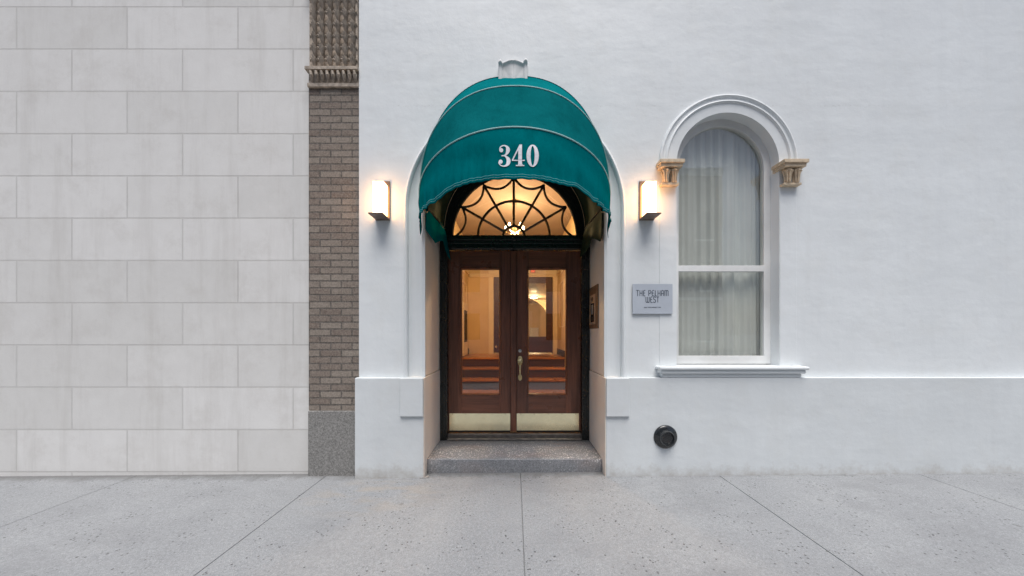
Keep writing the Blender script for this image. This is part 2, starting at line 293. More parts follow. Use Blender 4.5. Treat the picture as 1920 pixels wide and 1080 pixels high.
# ------------------------------------------------------------------ mesh helpers
class MB:
    def __init__(s): s.v = []; s.f = []
    def add(s, vs, fs):
        o = len(s.v); s.v += [tuple(p) for p in vs]; s.f += [tuple(i+o for i in f) for f in fs]; return s
    def box(s, x0, x1, y0, y1, z0, z1):
        x0, x1 = sorted((x0, x1)); y0, y1 = sorted((y0, y1)); z0, z1 = sorted((z0, z1))
        return s.add([(x, y, z) for x in (x0, x1) for y in (y0, y1) for z in (z0, z1)],
                     [(0, 1, 3, 2), (4, 6, 7, 5), (0, 4, 5, 1), (2, 3, 7, 6), (0, 2, 6, 4), (1, 5, 7, 3)])
    def prism(s, loops, y0, y1):            # loops of (x, z): outline then holes; extruded along y
        tri = tessellate_polygon([[Vector((a, b, 0)) for a, b in l] for l in loops])
        flat = [p for l in loops for p in l]; n = len(flat)
        s_ = [(a, y0, b) for a, b in flat] + [(a, y1, b) for a, b in flat]
        fs = [tuple(t) for t in tri] + [tuple(i+n for i in reversed(t)) for t in tri]; o = 0
        for l in loops:
            k = len(l)
            for i in range(k): j = (i+1) % k; fs.append((o+i, o+j, o+j+n, o+i+n))
            o += k
        return s.add(s_, fs)
    def sweep(s, path, prof, closed=False, cap=True):   # path: list of frames fn(r, y) -> point ; prof list of (r, y)
        n = len(prof); vs = [fr(*p) for fr in path for p in prof]; fs = []
        for i in range(len(path)-1):
            for j in range(n if closed else n-1):
                k = (j+1) % n; fs.append((i*n+j, i*n+k, (i+1)*n+k, (i+1)*n+j))
        if closed and cap: fs.append(tuple(range(n))); fs.append(tuple((len(path)-1)*n+i for i in reversed(range(n))))
        return s.add(vs, fs)
    def tube(s, pts, r, seg=10, ry=None):
        pts = [Vector(p) for p in pts]; rs = r if isinstance(r, (list, tuple)) else [r]*len(pts); vs = []; fs = []
        up = None
        for i, p in enumerate(pts):
            t = (pts[min(i+1, len(pts)-1)]-pts[max(i-1, 0)]).normalized()
            if up is None: up = t.orthogonal().normalized()
            up = (up-t*up.dot(t)).normalized(); b = t.cross(up)
            for k in range(seg):
                a = 2*math.pi*k/seg; vs.append(p+up*rs[i]*math.cos(a)+b*(rs[i] if ry is None else ry)*math.sin(a))
        for i in range(len(pts)-1):
            for k in range(seg): l = (k+1) % seg; fs.append((i*seg+k, i*seg+l, (i+1)*seg+l, (i+1)*seg+k))
        fs.append(tuple(reversed(range(seg)))); fs.append(tuple((len(pts)-1)*seg+k for k in range(seg)))
        return s.add(vs, fs)
    def lathe(s, prof, c, axis='y', seg=40):   # prof (r, h) about an axis through c
        vs = []; fs = []; c = Vector(c)
        for r, h in prof:
            for k in range(seg):
                a = 2*math.pi*k/seg; u, v = r*math.cos(a), r*math.sin(a)
                vs.append(c+(Vector((u, h, v)) if axis == 'y' else Vector((u, v, h)) if axis == 'z' else Vector((h, u, v))))
        for i in range(len(prof)-1):
            for k in range(seg): l = (k+1) % seg; fs.append((i*seg+k, i*seg+l, (i+1)*seg+l, (i+1)*seg+k))
        fs.append(tuple(range(seg))); fs.append(tuple((len(prof)-1)*seg+k for k in range(seg)))
        return s.add(vs, fs)
    def each(s, name, mat, parent, **kw):   # one object per box collected
        out_ = []
        for i in range(0, len(s.v), 8):
            q = MB(); q.v = s.v[i:i+8]; q.f = [tuple(k-i for k in f) for f in s.f[i//8*6:i//8*6+6]]; out_.append(q.build(name, mat, parent, **kw))
        return out_
    def grid(s, pts):                       # pts[i][j] points
        m = len(pts[0]); return s.add([p for r in pts for p in r], [(i*m+j, i*m+j+1, (i+1)*m+j+1, (i+1)*m+j) for i in range(len(pts)-1) for j in range(m-1)])
    def build(s, name, mat, parent=None, smooth=False, bevel=0, solid=0, kind=None, merge=True):
        me = bpy.data.meshes.new(name); me.from_pydata(s.v, [], s.f); me.validate()
        b = bmesh.new(); b.from_mesh(me)
        if merge: bmesh.ops.remove_doubles(b, verts=b.verts, dist=1e-5)
        bmesh.ops.recalc_face_normals(b, faces=b.faces); b.to_mesh(me); b.free()
        me.materials.append(mat); o = bpy.data.objects.new(name, me); col.objects.link(o)
        if smooth:
            me.polygons.foreach_set('use_smooth', [True]*len(me.polygons)); me.set_sharp_from_angle(angle=R(38))
        if parent: o.parent = parent; o.matrix_parent_inverse = Matrix.Translation(-parent.location)
        if solid: d = o.modifiers.new('thickness', 'SOLIDIFY'); d.thickness = solid; d.offset = 0
        if bevel: d = o.modifiers.new('bevel', 'BEVEL'); d.width = bevel; d.segments = 2; d.limit_method = 'ANGLE'; d.angle_limit = R(40)
        if kind: o['kind'] = kind
        return o
def thing(name, label, cat, loc=(0, 0, 0), group=None):
    o = bpy.data.objects.new(name, None); col.objects.link(o); o.location = loc; o.empty_display_size = .2
    o['label'] = label; o['category'] = cat
    if group: o['group'] = group
    return o
def arc(cx, cz, r, a0, a1, n=40): return [(cx+r*math.cos(R(a0+(a1-a0)*i/n)), cz+r*math.sin(R(a0+(a1-a0)*i/n))) for i in range(n+1)]
def arch_path(cx, cz, z0, n=64, a0=0, a1=180, legs=True):
    """frames for sweeping (r, y) profiles up one jamb, round the arch and down the other"""
    fr = []
    if legs: fr.append(lambda r, y: (cx+r, y, z0))
    for i in range(n+1):
        a = R(a0+(a1-a0)*i/n); fr.append(lambda r, y, a=a: (cx+r*math.cos(a), y, cz+r*math.sin(a)))
    if legs: fr.append(lambda r, y: (cx-r, y, z0))
    return fr

# ------------------------------------------------------------------ ground
SL = .0086
def sl(mb): mb.v = [(x, y, z+SL*max(-25, min(25, x))) for x, y, z in mb.v]; return mb
g = MB(); xs = [-300, -25, 25, 300]
g.add([(x, y, -.26) for x in xs for y in (-300, 300)], [(i*2, i*2+1, i*2+3, i*2+2) for i in range(3)])
sl(g).build('ground', M['asphalt'], kind='structure')
r_ = MB().grid([[(x, y, -.15) for x in (-40, -25, 25, 40)] for y in (-15.2, -4.35)]); sl(r_).build('road', M['asphalt'], kind='structure')
s_ = MB(); jx = [-25]+[.057+1.9*k for k in range(-4, 5)]+[25]; jy = [-4.2, -3.1, -1.62, .95]
for i in range(len(jx)-1):
    for j in range(3):
        sb = MB().box(jx[i]+.003, jx[i+1]-.003, jy[j]+.003, jy[j+1]-.003, -.12, 0); s_.add(sb.v, sb.f)
s_.box(-25, 25, -4.2, .95, -.2, -.014)
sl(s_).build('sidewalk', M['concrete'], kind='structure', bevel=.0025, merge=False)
sl(MB().box(-25, 25, -4.35, -4.203, -.25, .003)).build('kerb', M['kerb'], kind='structure', bevel=.01)
sl(MB().box(-25, 25, -15.35, -15.2, -.25, .003)).build('far_kerb', M['kerb'], kind='structure', bevel=.01)
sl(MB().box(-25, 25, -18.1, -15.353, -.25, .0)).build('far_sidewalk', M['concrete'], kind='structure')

# ------------------------------------------------------------------ the white building
B = thing('apartment_building', 'white painted apartment building front with an arched entrance and grey-white plinth', 'building')
ZC, RO, RI = 2.588, 1.08, .873
WX, WZ, WR = 2.079, 3.03, .50           # arched ground floor window to the right
HT = 7.6; XR = 7.5
outer = [(-1.518, -.3), (-RO, -.3)] + [(-RO, ZC)] + arc(0, ZC, RO, 180, 0, 64)[1:] + [(RO, -.3), (XR, -.3), (XR, HT), (-1.518, HT)]
hole = [(WX-WR, .93)] + arc(WX, WZ, WR, 180, 0, 40) + [(WX+WR, .93)]
MB().prism([outer, hole], 0, .35).build('wall', M['wall'], B)
MB().box(-1.518, -1.168, .352, 14, -.3, HT).box(XR-.35, XR, .352, 14, -.3, HT).box(-1.168, XR-.35, 13.6, 14, -.3, HT).each('wall', M['wall'], B)
MB().box(-1.6, XR+.05, -.15, 14.1, HT+.003, HT+.25).build('roof', M['stone'], B)
# moulded surround
prof = [(RI, 0), (.905, 0), (.9085, .014), (.913, .020), (.975, .026), (1.008, .018), (1.026, .002), (1.030, .012), (1.036, .012), (1.040, -.014), (1.046, -.024), (1.056, -.029), (1.067, -.026), (1.076, -.014), (1.08, -.002), (1.08, .10), (.95, .10), (.95, .04), (RI, .012)]
MB().sweep(arch_path(0, ZC, .93), prof, closed=True).build('door_surround', M['wall'], B, smooth=True)
# plinth
for sx in (-1, 1):
    xo = -1.53 if sx < 0 else XR+.01
    MB().prism([[(xo, -.3), (sx*.874, -.3), (sx*.874, .951), (xo, .951)]], -.06, -.001).build('plinth', M['plinth'], B, bevel=.008)
    MB().box(sx*1.092, sx*.872, -.083, -.0605, .585, .949).build('plinth_block', M['plinth'], B, bevel=.005)
    MB().box(sx*.866, sx*.873, -.057, .60, -.3, .9495).box(sx*.8732, sx*1.05, .002, .60, -.3, .95).each('reveal', M['reveal'], B, bevel=.003)
    MB().prism([[(sx*(RI+.001), .9575), (sx*.904, .9575), (sx*.904, ZC), (sx*(RI+.001), ZC)]], .0125, .62).box(sx*.9045, sx*1.02, .041, .62, .9575, ZC).build('reveal', M['reveal'], B, bevel=.003)
MB().sweep(arch_path(0, ZC, 0, legs=False), [(.876, .0125), (.876, .75), (1.05, .75), (1.05, .041), (.904, .041), (.904, .0125)], closed=True).build('vault', M['reveal'], B, smooth=True)
# keystone with scrolled ears
K = MB(); kx = -.016
def ktop(x):
    t = x/.142
    if t < -.72: return 3.970+.012*math.sin(math.pi*(t+1)/.28)
    if t > .70: return 3.982+.012*math.sin(math.pi*(t-.70)/.30)
    return 3.962+.020*math.cos(t*math.pi/1.44)
def krel(x, v):
    t = x/.142
    if abs(t) > .985: return 0
    if t < -.70 or t > .70: return .052+.012*math.sin(math.pi*(abs(t)-.70)/.30)+(.022*math.exp(-((v-.88)/.10)**2))
    leaf = .010*abs(math.sin(5.2*math.atan2(t*.9, v+.12)))*(1-abs(t))
    return .050+.020*math.exp(-(t/.33)**2)*(1-v*.4)+leaf*v+(.016*math.exp(-((v-.93)/.08)**2))
nxk, nzk = 90, 34
K.grid([[(kx-.142+.284*i/nxk, -(.002+krel(-.142+.284*i/nxk, q/nzk)*(1 if q < nzk else .0)), 3.78+(ktop(-.142+.284*i/nxk)-3.78)*min(1, q/(nzk-1))) for i in range(nxk+1)] for q in range(nzk+1)])
K.build('keystone', M['stone'], B, smooth=True)
# doorstep
ds = MB(); nx = 60; rows = [(.045, -.2), (.045, -.02), (.043, .06), (.044, .128), (.049, .1335), (.075, .134), (.2, .134), (.4, .134), (.68, .134)]
random.seed(3); ch = [random.uniform(0, .003) for _ in range(nx+1)]; ch[2] = .018; ch[58] = .02; ch[1] = .012; ch[59] = .016
ds.grid([[(-.866+1.732*i/nx, y+(ch[i]*.7 if 2 < k < 6 else random.uniform(-.002, .002) if k < 3 else 0), z-(ch[i]*.6 if 3 <= k <= 5 else 0)) for i in range(nx+1)] for k, (y, z) in enumerate(rows)])
ds.build('doorstep', M['terrazzo'], B, smooth=True, solid=.004)
# chipped mortar at the foot of the left reveal
MB().prism([[(-.91, -.004), (-.865, -.002), (-.83, .002), (-.82, -.02), (-.91, -.02)]], -.066, -.02).build('mortar_chip', M['kerb'], B)
# window
win = MB().sweep(arch_path(WX, WZ, 3.028), [(.50, -.001), (.50, .03), (.672, .03), (.674, -.001), (.668, -.018), (.655, -.022), (.645, -.014), (.640, -.006), (.618, -.006), (.612, -.016), (.602, -.020), (.592, -.012), (.588, -.004)], closed=True)
W_ = win.build('window', M['wall'], B, smooth=True)
f = MB()
op = [(WX-.499, 1.07)] + arc(WX, WZ, .499, 180, 0, 40) + [(WX+.499, 1.07)]
ip1 = [(WX-.43, 1.15), (WX+.43, 1.15), (WX+.43, 2.0), (WX-.43, 2.0)]
ip2 = [(WX-.43, 2.06), (WX+.43, 2.06), (WX+.43, WZ)] + arc(WX, WZ, .43, 0, 180, 30)[1:]
f.prism([op, ip1, ip2], .10, .15); f.build('sash', M['stone'], W_, bevel=.004)
MB().prism([[(WX-.44, 1.14)] + arc(WX, WZ, .44, 180, 0, 30)+[(WX+.44, 1.14)]], .122, .126).build('pane', M['glass'], W_)
cu = []
for j in range(241):
    x = -.49+.98*j/240; cu.append([(WX+x, .21+.020*math.sin(x*44+3.5*math.sin(x*7+.5))*(.5+.5*math.sin(x*5+i*.12))+.006*math.sin(x*121+2*math.sin(x*13))+.01*x*i/12, 1.07+(WZ-1.07+math.sqrt(max(0, .495**2-x*x)))*i/12) for i in range(13)])
MB().grid(cu).build('curtain', M['blind'], W_, smooth=True)
MB().box(WX-.71, WX+.71, -.105, .30, 1.03, 1.062).box(WX-.69, WX+.69, -.085, .10, .992, 1.0295).box(WX-.67, WX+.67, -.058, .10, .952, .9915).each('sill', M['wall'], W_, bevel=.012)
for sx in (-1, 1):
    xa, xb = sorted((WX+sx*.505, WX+sx*.668))
    MB().box(xa, xb, -.004, .0, 1.0625, 2.80).build('pilaster', M['wall'], W_, bevel=.003)
    cm = MB().box(xa-.035, xb+.035, -.10, .06, 2.995, 3.026).box(xa-.022, xb+.022, -.085, .06, 2.962, 2.9945)
    cm.box(xa-.002, xb+.002, -.055, .06, 2.801, 2.822)
    k = (xb-xa)/2
    for h in (0, 1):                       # two leaf bells under each abacus
        c1 = (xa+k*(h+.5), -.035, 0)
        cm.lathe([(.018, 2.823), (.022, 2.87), (.026, 2.915), (.040, 2.945), (.030, 2.961)], c1, 'z', 14)
        for q in range(5): a = R(180+45*q); cm.tube([(c1[0]+.021*math.cos(a), -.035+.03*math.sin(a), 2.825), (c1[0]+.026*math.cos(a), -.035+.034*math.sin(a), 2.90), (c1[0]+.042*math.cos(a), -.035+.046*math.sin(a), 2.94), (c1[0]+.04*math.cos(a), -.035+.054*math.sin(a), 2.925)], [.006, .008, .009, .005], 6)
    cm.build('capital', M['caprep'], W_, smooth=True, bevel=.005)

# ---- door frame, fanlight
Yd = .66
for sx in (-1, 1):
    fr = MB().box(sx*.785, sx*.868, .598, .78, .134, 2.50)
    for a, b_, y in ((.846, .866, .586), (.812, .826, .588), (.787, .797, .592)): fr.box(sx*a, sx*b_, y, .5979, .134, 2.49)
    fr.build('door_jamb', M['black'], B, bevel=.003)
tb = MB().box(-.868, .868, .62, .78, 2.356, 2.50).box(-.80, .80, .575, .62, 2.455, 2.492).box(-.79, .79, .598, .62, 2.42, 2.4545).box(-.785, .785, .606, .62, 2.385, 2.4195).box(-.78, .78, .59, .62, 2.362, 2.3845).box(-.80, .80, .60, .70, 2.4925, 2.520)
tb.build('transom', M['black'], B, bevel=.004)
ZF, RF = 2.520, .722
FR = MB().sweep(arch_path(0, ZF, 0, legs=False), [(RF, .665), (.730, .640), (.745, .634), (.752, .622), (.776, .618), (.782, .604), (.806, .600), (.812, .588), (.877, .588), (.877, .78), (.80, .78), (.79, .725), (.75, .72), (RF+.045, .715)], closed=True).build('fanlight', M['mattblack'], B, smooth=True)
MB().prism([arc(0, ZF, RF+.034, 0, 180, 60)], .700, .706).build('glass_pane', M['glass'], FR)
mu = MB(); cxm = -.010
def bar(p, q, r=.011): mu.tube([(p[0], .683, p[1]), (q[0], .683, q[1])], r, 8, .016)
pol = lambda r, a: (cxm+r*math.cos(R(a)), ZF+r*math.sin(R(a)))
for a in (30, 60, 90, 120, 150): bar(pol(.135, a), pol(.715, a), .0150)
for rr, hw in ((.130, .016), (.428, .0155)):
    mu.tube([(x, .6835, z) for x, z in arc(cxm, ZF, rr, 0, 180, 40)], hw, 8, .016)
for k in range(6):                          # scallops bowed towards the centre between the spokes
    a0, a1 = 30*k, 30*k+30; p, q = Vector(pol(.718, a0)), Vector(pol(.718, a1)); m = (p+q)/2; inn = (Vector((cxm, ZF))-m).normalized()
    pts = []
    for i in range(17):
        t = i/16; b_ = p.lerp(q, t)+inn*.095*math.sin(math.pi*t)**.8; pts.append((b_.x, .6830, b_.y))
    mu.tube(pts, .0135, 8, .015)
mu.build('muntin', M['muntin'], FR, smooth=True, merge=False)

# ---- double doors
z0, z1 = .224, 2.350; gz0, gz1 = .665, 2.133
for x0, x1, gx0, gx1 in ((-.783, -.049, -.624, -.183), (.020, .781, .164, .605)):
    D = MB().box(x0, gx0, Yd, Yd+.045, z0, z1).box(gx1, x1, Yd, Yd+.045, z0, z1)
    dr = D.build('door', M['woodv'], B, bevel=.0015, merge=False)
    MB().box(gx0+.0005, gx1-.0005, Yd+.0015, Yd+.044, gz1, z1).box(gx0+.0005, gx1-.0005, Yd+.0015, Yd+.044, z0, gz0).each('rail', M['woodh'], dr, bevel=.001)
    rect = lambda r, y: [(gx0+r, y, gz0+r), (gx1-r, y, gz0+r), (gx1-r, y, gz1-r), (gx0+r, y, gz1-r)]
    pf = [(-.028, -.001), (-.026, -.009), (-.012, -.012), (-.006, -.004), (-.001, .004), (.003, .022)]
    bd = MB(); rings = [rect(-r if False else r, Yd+y) for r, y in pf]; vs = [p for q in rings for p in q]; fs = []
    for i in range(len(rings)-1):
        for k in range(4): l = (k+1) % 4; fs.append((i*4+k, i*4+l, (i+1)*4+l, (i+1)*4+k))
    bd.add(vs, fs).build('glazing_bead', M['woodv'], dr)
    MB().box(gx0-.002, gx1+.002, Yd+.020, Yd+.025, gz0-.002, gz1+.002).build('glass_pane', M['glass'], dr)
    kp = MB().box(x0+(.012 if x0 < 0 else .004), x1-(.003 if x0 < 0 else .022), Yd-.003, Yd-.0005, z0+.006, .432)
    kp.build('kick_plate', M['brass'], dr, bevel=.0008)
    for i in range(5):
        xx = x0+.05+(x1-x0-.11)*i/4
        for zz in (.424, .238): MB().lathe([(.0045, 0), (.0045, -.0015), (.003, -.003)], (xx, Yd-.003, zz), 'y', 8).build('screw', M['bronze'], dr)
    MB().box(x0+.002, x1-.002, Yd-.006, Yd-.0005, z0-.012, z0+.004).build('door_sweep', M['dark'], dr)
    if x0 > 0:
        hx = .063; H = MB()
        for cz_, rx, rz in ((1.053, .025, .054), (.856, .019, .034)):      # two escutcheon rings
            H.tube([(hx+rx*math.sin(R(a)), Yd-.006, cz_+rz*math.cos(R(a))) for a in range(0, 361, 12)], .0045, 8)
            H.prism([[(hx+(rx-.002)*math.sin(R(a)), cz_+(rz-.002)*math.cos(R(a))) for a in range(0, 360, 15)]], Yd-.004, Yd-.0005)
        H.tube([(hx, Yd-.008, 1.050), (hx, Yd-.034, 1.062), (hx, Yd-.048, 1.068)], [.005, .006, .011], 8)
        H.tube([(hx, Yd-.004, 1.022), (hx, Yd-.035, 1.024), (hx, Yd-.052, 1.005), (hx, Yd-.060, .97), (hx, Yd-.060, .93), (hx, Yd-.048, .885), (hx, Yd-.025, .862), (hx, Yd-.004, .850)], [.007, .008, .010, .0095, .0075, .006, .007, .009], 12)
        H.build('handle', M['brassd'], dr, smooth=True, merge=False)
        MB().lathe([(.019, 0), (.019, -.006), (.015, -.009), (.011, -.009), (.010, -.015), (.008, -.016)], (hx, Yd, 1.170), 'y', 24).build('lock_cylinder', M['steel'], dr, smooth=True).location = (0, 0, 0)
    else:
        MB().box(-.075, .045, Yd+.0455, Yd+.06, z0, z1).build('backing_strip', M['woodv'], dr)
        MB().box(-.047, .017, Yd-.022, Yd-.0005, z0, z1-.003).build('astragal', M['woodv'], dr, bevel=.006)
MB().prism([[(-.785, .1345), (.785, .1345), (.785, .20), (-.785, .20)]], .625, .78).build('threshold', M['sillmetal'], B, bevel=.006)
MB().box(-.784, .784, .575, .6245, .1345, .158).build('threshold_plate', M['sillmetal'], B, bevel=.008)

# ---- vestibule and hall behind the doors
zf = .205; XL, XRr = -1.06, .98; YB = 4.20; ZL = .905
MB().box(XL-.2, XRr+.2, .781, 4.6, zf-.4, zf).build('vestibule_floor', M['floor'], B)
for x, sx in ((XL, -1), (XRr, 1)):
    MB().box(x, x+sx*.1, .781, 4.3, zf+.001, 3.395).build('vestibule_wall', M['cream'], B)
    t = MB()
    t.box(x-sx*.018, x-sx*.0005, .79, 3.58, 2.62, 2.70).box(x-sx*.03, x-sx*.0005, 3.62, 4.19, 2.70, 2.80)
    for a, b_ in ((.95, 1.55), (1.7, 2.3), (2.45, 3.05), (3.2, 3.9)):
        zb = 1.25 if a < 2.4 else 1.5
        for q in ((a, b_, zb, zb+.03), (a, b_, 2.42, 2.45), (a, a+.03, zb+.031, 2.419), (b_-.03, b_, zb+.031, 2.419)): t.box(x-sx*.014, x-sx*.0005, *q)
    t.each('wall_moulding', M['creamt'], B, bevel=.004)
    MB().box(x-sx*.018, x-sx*.0005, 3.12, 4.19, ZL+.001, ZL+.13).build('skirting', M['skirt'], B)
for a, b_ in ((XL-.1, -.875), (.875, XRr+.1)): MB().box(a, b_, .70, .78, zf-.3, 3.395).build('vestibule_wall', M['cream'], B)
MB().prism([[(-.875, ZF-.02)] + arc(0, ZF, .87, 180, 0, 40) + [(.875, ZF-.02), (XRr+.1, ZF-.02), (XRr+.1, 3.6), (XL-.1, 3.6), (XL-.1, ZF-.02)]], .781, .80).build('vestibule_wall', M['cream'], B)
MB().box(XL-.1, XRr+.1, .8, 3.6, 3.396, 3.45).build('vestibule_ceiling', M['ceil'], B)
MB().box(XL, XRr, 3.6, 3.66, 2.84, 3.3955).box(XL, XRr, 3.661, 4.3, 2.84, 2.9).each('bulkhead', M['ceil'], B)
MB().box(XL+.03, XRr-.03, YB-.04, YB-.0005, 2.66, 2.70).box(XL+.03, XRr-.03, YB-.06, YB-.0005, 2.7005, 2.735).each('cornice', M['creamt'], B, bevel=.008)
DI = YB+DY
def Q(px, py): v = P(px, py, DI); return v.x, v.z
ix0, _ = Q(926, 0); ix1, izt = Q(1036, 515); _, izb = Q(0, 661); gx0, gzt = Q(938, 531); gx1, gzb = Q(1024, 631)
MB().prism([[(XL-.1, ZL-.3), (ix0-.01, ZL-.3), (ix0-.01, izt+.01), (ix1+.01, izt+.01), (ix1+.01, ZL-.3), (XRr+.1, ZL-.3), (XRr+.1, 2.84), (XL-.1, 2.84)]], YB, YB+.12).build('back_wall', M['cream'], B)
cs = MB(); cs.box(ix0-.12, ix0-.011, YB-.022, YB-.0005, ZL, izt+.10).box(ix1+.011, ix1+.11, YB-.022, YB-.0005, ZL, izt+.10).box(ix0-.0105, ix1+.0105, YB-.021, YB-.0005, izt+.011, izt+.10)
cs.each('door_casing', M['creamt'], B, bevel=.004)
idr = MB().prism([[(ix0, izb), (ix1, izb), (ix1, izt), (ix0, izt)], [(gx0, gzb), (gx1, gzb), (gx1, gzt), (gx0, gzt)]], YB+.01, YB+.055).build('inner_door', M['riser'], B, bevel=.003)
MB().box(gx0-.002, gx1+.002, YB+.03, YB+.034, gzb-.002, gzt+.002).build('glass_pane', M['glass'], idr)
MB().lathe([(.022, 0), (.022, -.01), (.010, -.015), (.010, -.035), (.026, -.045), (.030, -.06), (.022, -.075)], (ix0+.06, YB+.01, Q(0, 650)[1]), 'y', 16).build('door_knob', M['brassd'], idr, smooth=True)
# side door with a dark glazed panel on the left of the landing
sd_ = MB().box(XL+.02, XL+.045, 3.20, 3.80, ZL+.02, 2.0).build('side_door', M['creamt'], B, bevel=.004)
MB().box(XL+.0455, XL+.050, 3.32, 3.70, 1.20, 1.85).build('pane', M['dark'], sd_)
# hall
HC = 2.80
hb = MB().box(-1.9, -1.8, YB+.121, 12.5, ZL, HC).box(1.55, 1.65, YB+.121, 12.5, ZL, HC).box(-1.8, 1.55, 12.4, 12.5, ZL, HC); hb.each('hall_wall', M['cream'], B)
MB().box(-1.9, 1.65, YB+.121, 12.5, ZL-.1, ZL-.002).build('hall_floor', M['tread'], B)
MB().box(-1.9, 1.65, YB+.121, 12.5, HC+.001, HC+.06).build('hall_ceiling', M['ceil'], B)
MB().prism([[(-1.8, ZL), (-.75, ZL), (-.75, 1.9)] + arc(.35, 1.75, 1.12, 172, 8, 30) + [(1.46, 1.9), (1.46, ZL), (1.549, ZL), (1.549, HC-.001), (-1.8, HC-.001)]], 10.4, 10.6).build('hall_arch', M['creamt'], B)
pc = MB().prism([[(.75, 1.2), (1.15, 1.2), (1.15, 1.65), (.75, 1.65)], [(.79, 1.24), (1.11, 1.24), (1.11, 1.61), (.79, 1.61)]], 12.36, 12.399)
PF = thing('picture_frame', 'pale framed picture on the far wall of the hall', 'picture', (.95, 12.4, 1.2)); pc.build('frame', M['stone'], PF); MB().box(.79, 1.11, 12.38, 12.395, 1.24, 1.61).build('print', M['blind'], PF)
HL = thing('ceiling_lamp', 'round flush lamp glowing on the hall ceiling beyond the inner door', 'ceiling lamp', (.74, 9.3, HC))
MB().lathe([(.17, -.001), (.17, -.02), (.15, -.03)], (.74, 9.3, HC), 'z', 24).build('rim', M['steel'], HL, smooth=True)
MB().lathe([(.145, -.0305), (.14, -.05), (.09, -.07), (.02, -.078)], (.74, 9.3, HC), 'z', 24).build('diffuser', M['halllamp'], HL, smooth=True)
# staircase
S = thing('staircase', 'short flight of orange varnished wooden steps inside the entrance', 'stairs', (0, 2.27, zf))
for k, (z, y) in enumerate(((.38, 2.27), (.555, 2.55), (.73, 2.83), (.905, 3.11))):
    y1 = y+.279 if k < 3 else 4.6
    MB().box(XL+.005, XRr-.005, y-.02, y1, z-.035, z).build('tread', M['tread'], S, bevel=.01)
    MB().box(XL+.004, XRr-.004, y+.005, y+.25, z-.174, z-.0355).build('riser', M['riser'], S)
    if k == 0: MB().box(XL+.003, XRr-.003, y-.016, y+.0045, z-.17, z-.155).build('riser_trim', M['skirt'], S)
# chandelier
CH = thing('chandelier', 'small brass pendant with glowing bulbs seen through the fanlight', 'chandelier', (0, 1.75, 3.395))
MB().lathe([(.07, 0), (.06, -.02), (.015, -.03)], (0, 1.75, 3.395), 'z', 20).tube([(0, 1.75, 3.37), (0, 1.75, 2.95)], .007, 8).lathe([(.01, 3.02), (.035, 3.0), (.028, 2.93), (.01, 2.89)], (0, 1.75, 0), 'z', 16).build('stem', M['brassd'], CH, smooth=True, merge=False)
for q in range(5):
    a = R(20+72*q); c, s2 = math.cos(a), math.sin(a)
    ar = MB().tube([(0, 1.75, 2.94), (.06*c, 1.75+.06*s2, 2.90), (.13*c, 1.75+.13*s2, 2.92), (.14*c, 1.75+.14*s2, 2.955)], .006, 8).build('arm', M['brassd'], CH, smooth=True)
    MB().lathe([(.006, 2.958), (.019, 2.975), (.021, 2.995), (.012, 3.02), (.003, 3.03)], (.14*c, 1.75+.14*s2, 0), 'z', 12).build('bulb', M['bulb'], ar, smooth=True)

ld = bpy.data.lights.new('bulb_light', 'POINT'); ld.energy = 78; ld.color = (1, .66, .36); ld.shadow_soft_size = .12
lo = bpy.data.objects.new('bulb_light', ld); col.objects.link(lo); lo.parent = CH; lo.location = (0, 0, -.55)
ld2 = bpy.data.lights.new('hall_light', 'POINT'); ld2.energy = 75; ld2.color = (1, .70, .38); ld2.shadow_soft_size = .12
lo2 = bpy.data.objects.new('hall_light', ld2); col.objects.link(lo2); lo2.parent = HL; lo2.location = (0, 0, -.22)

# ------------------------------------------------------------------ letters
GL = {
 'T': (.9, [[(0, 1), (.9, 1)], [(.45, 1), (.45, 0)]]),
 'H': (.95, [[(.08, 1), (.08, 0)], [(.08, .5), (.87, .5)], [(.87, 1), (.87, 0)]]),
 'E': (.82, [[(.82, 1), (.34, 1), (.08, .80), (.08, .20), (.34, 0), (.82, 0)], [(.08, .52), (.66, .52)]]),
 'P': (.9, [[(.08, 0), (.08, 1), (.62, 1), (.84, .84), (.84, .62), (.62, .45), (.08, .45)]]),
 'L': (.7, [[(.08, 1), (.08, 0), (.7, 0)]]),
 'A': (.95, [[(.08, 0), (.08, .78), (.28, 1), (.67, 1), (.87, .78), (.87, 0)], [(.08, .42), (.87, .42)]]),
 'M': (1.35, [[(.08, 0), (.08, 1), (.50, 1), (.67, .84), (.67, 0)], [(.67, .84), (.84, 1), (1.08, 1), (1.27, .82), (1.27, 0)]]),
 'W': (1.35, [[(.08, 1), (.08, .18), (.26, 0), (.50, 0), (.67, .16), (.67, 1)], [(.67, .16), (.84, 0), (1.10, 0), (1.27, .18), (1.27, 1)]]),
 'S': (.85, [[(.82, .86), (.66, 1), (.24, 1), (.08, .86), (.08, .66), (.24, .53), (.62, .50), (.80, .36), (.80, .16), (.64, 0), (.20, 0), (.04, .14)]]),
 'C': (.85, [[(.85, .88), (.70, 1), (.28, 1), (.08, .82), (.08, .18), (.28, 0), (.70, 0), (.85, .12)]]),
 'O': (.95, [[(.28, 0), (.08, .2), (.08, .8), (.28, 1), (.67, 1), (.87, .8), (.87, .2), (.67, 0), (.28, 0)]]),
 'X': (.9, [[(.05, 0), (.85, 1)], [(.05, 1), (.85, 0)]]), 'I': (.35, [[(.17, 0), (.17, 1)]]),
 '.': (.35, [[(.12, .06), (.24, .06)]]), ' ': (.55, []),
}
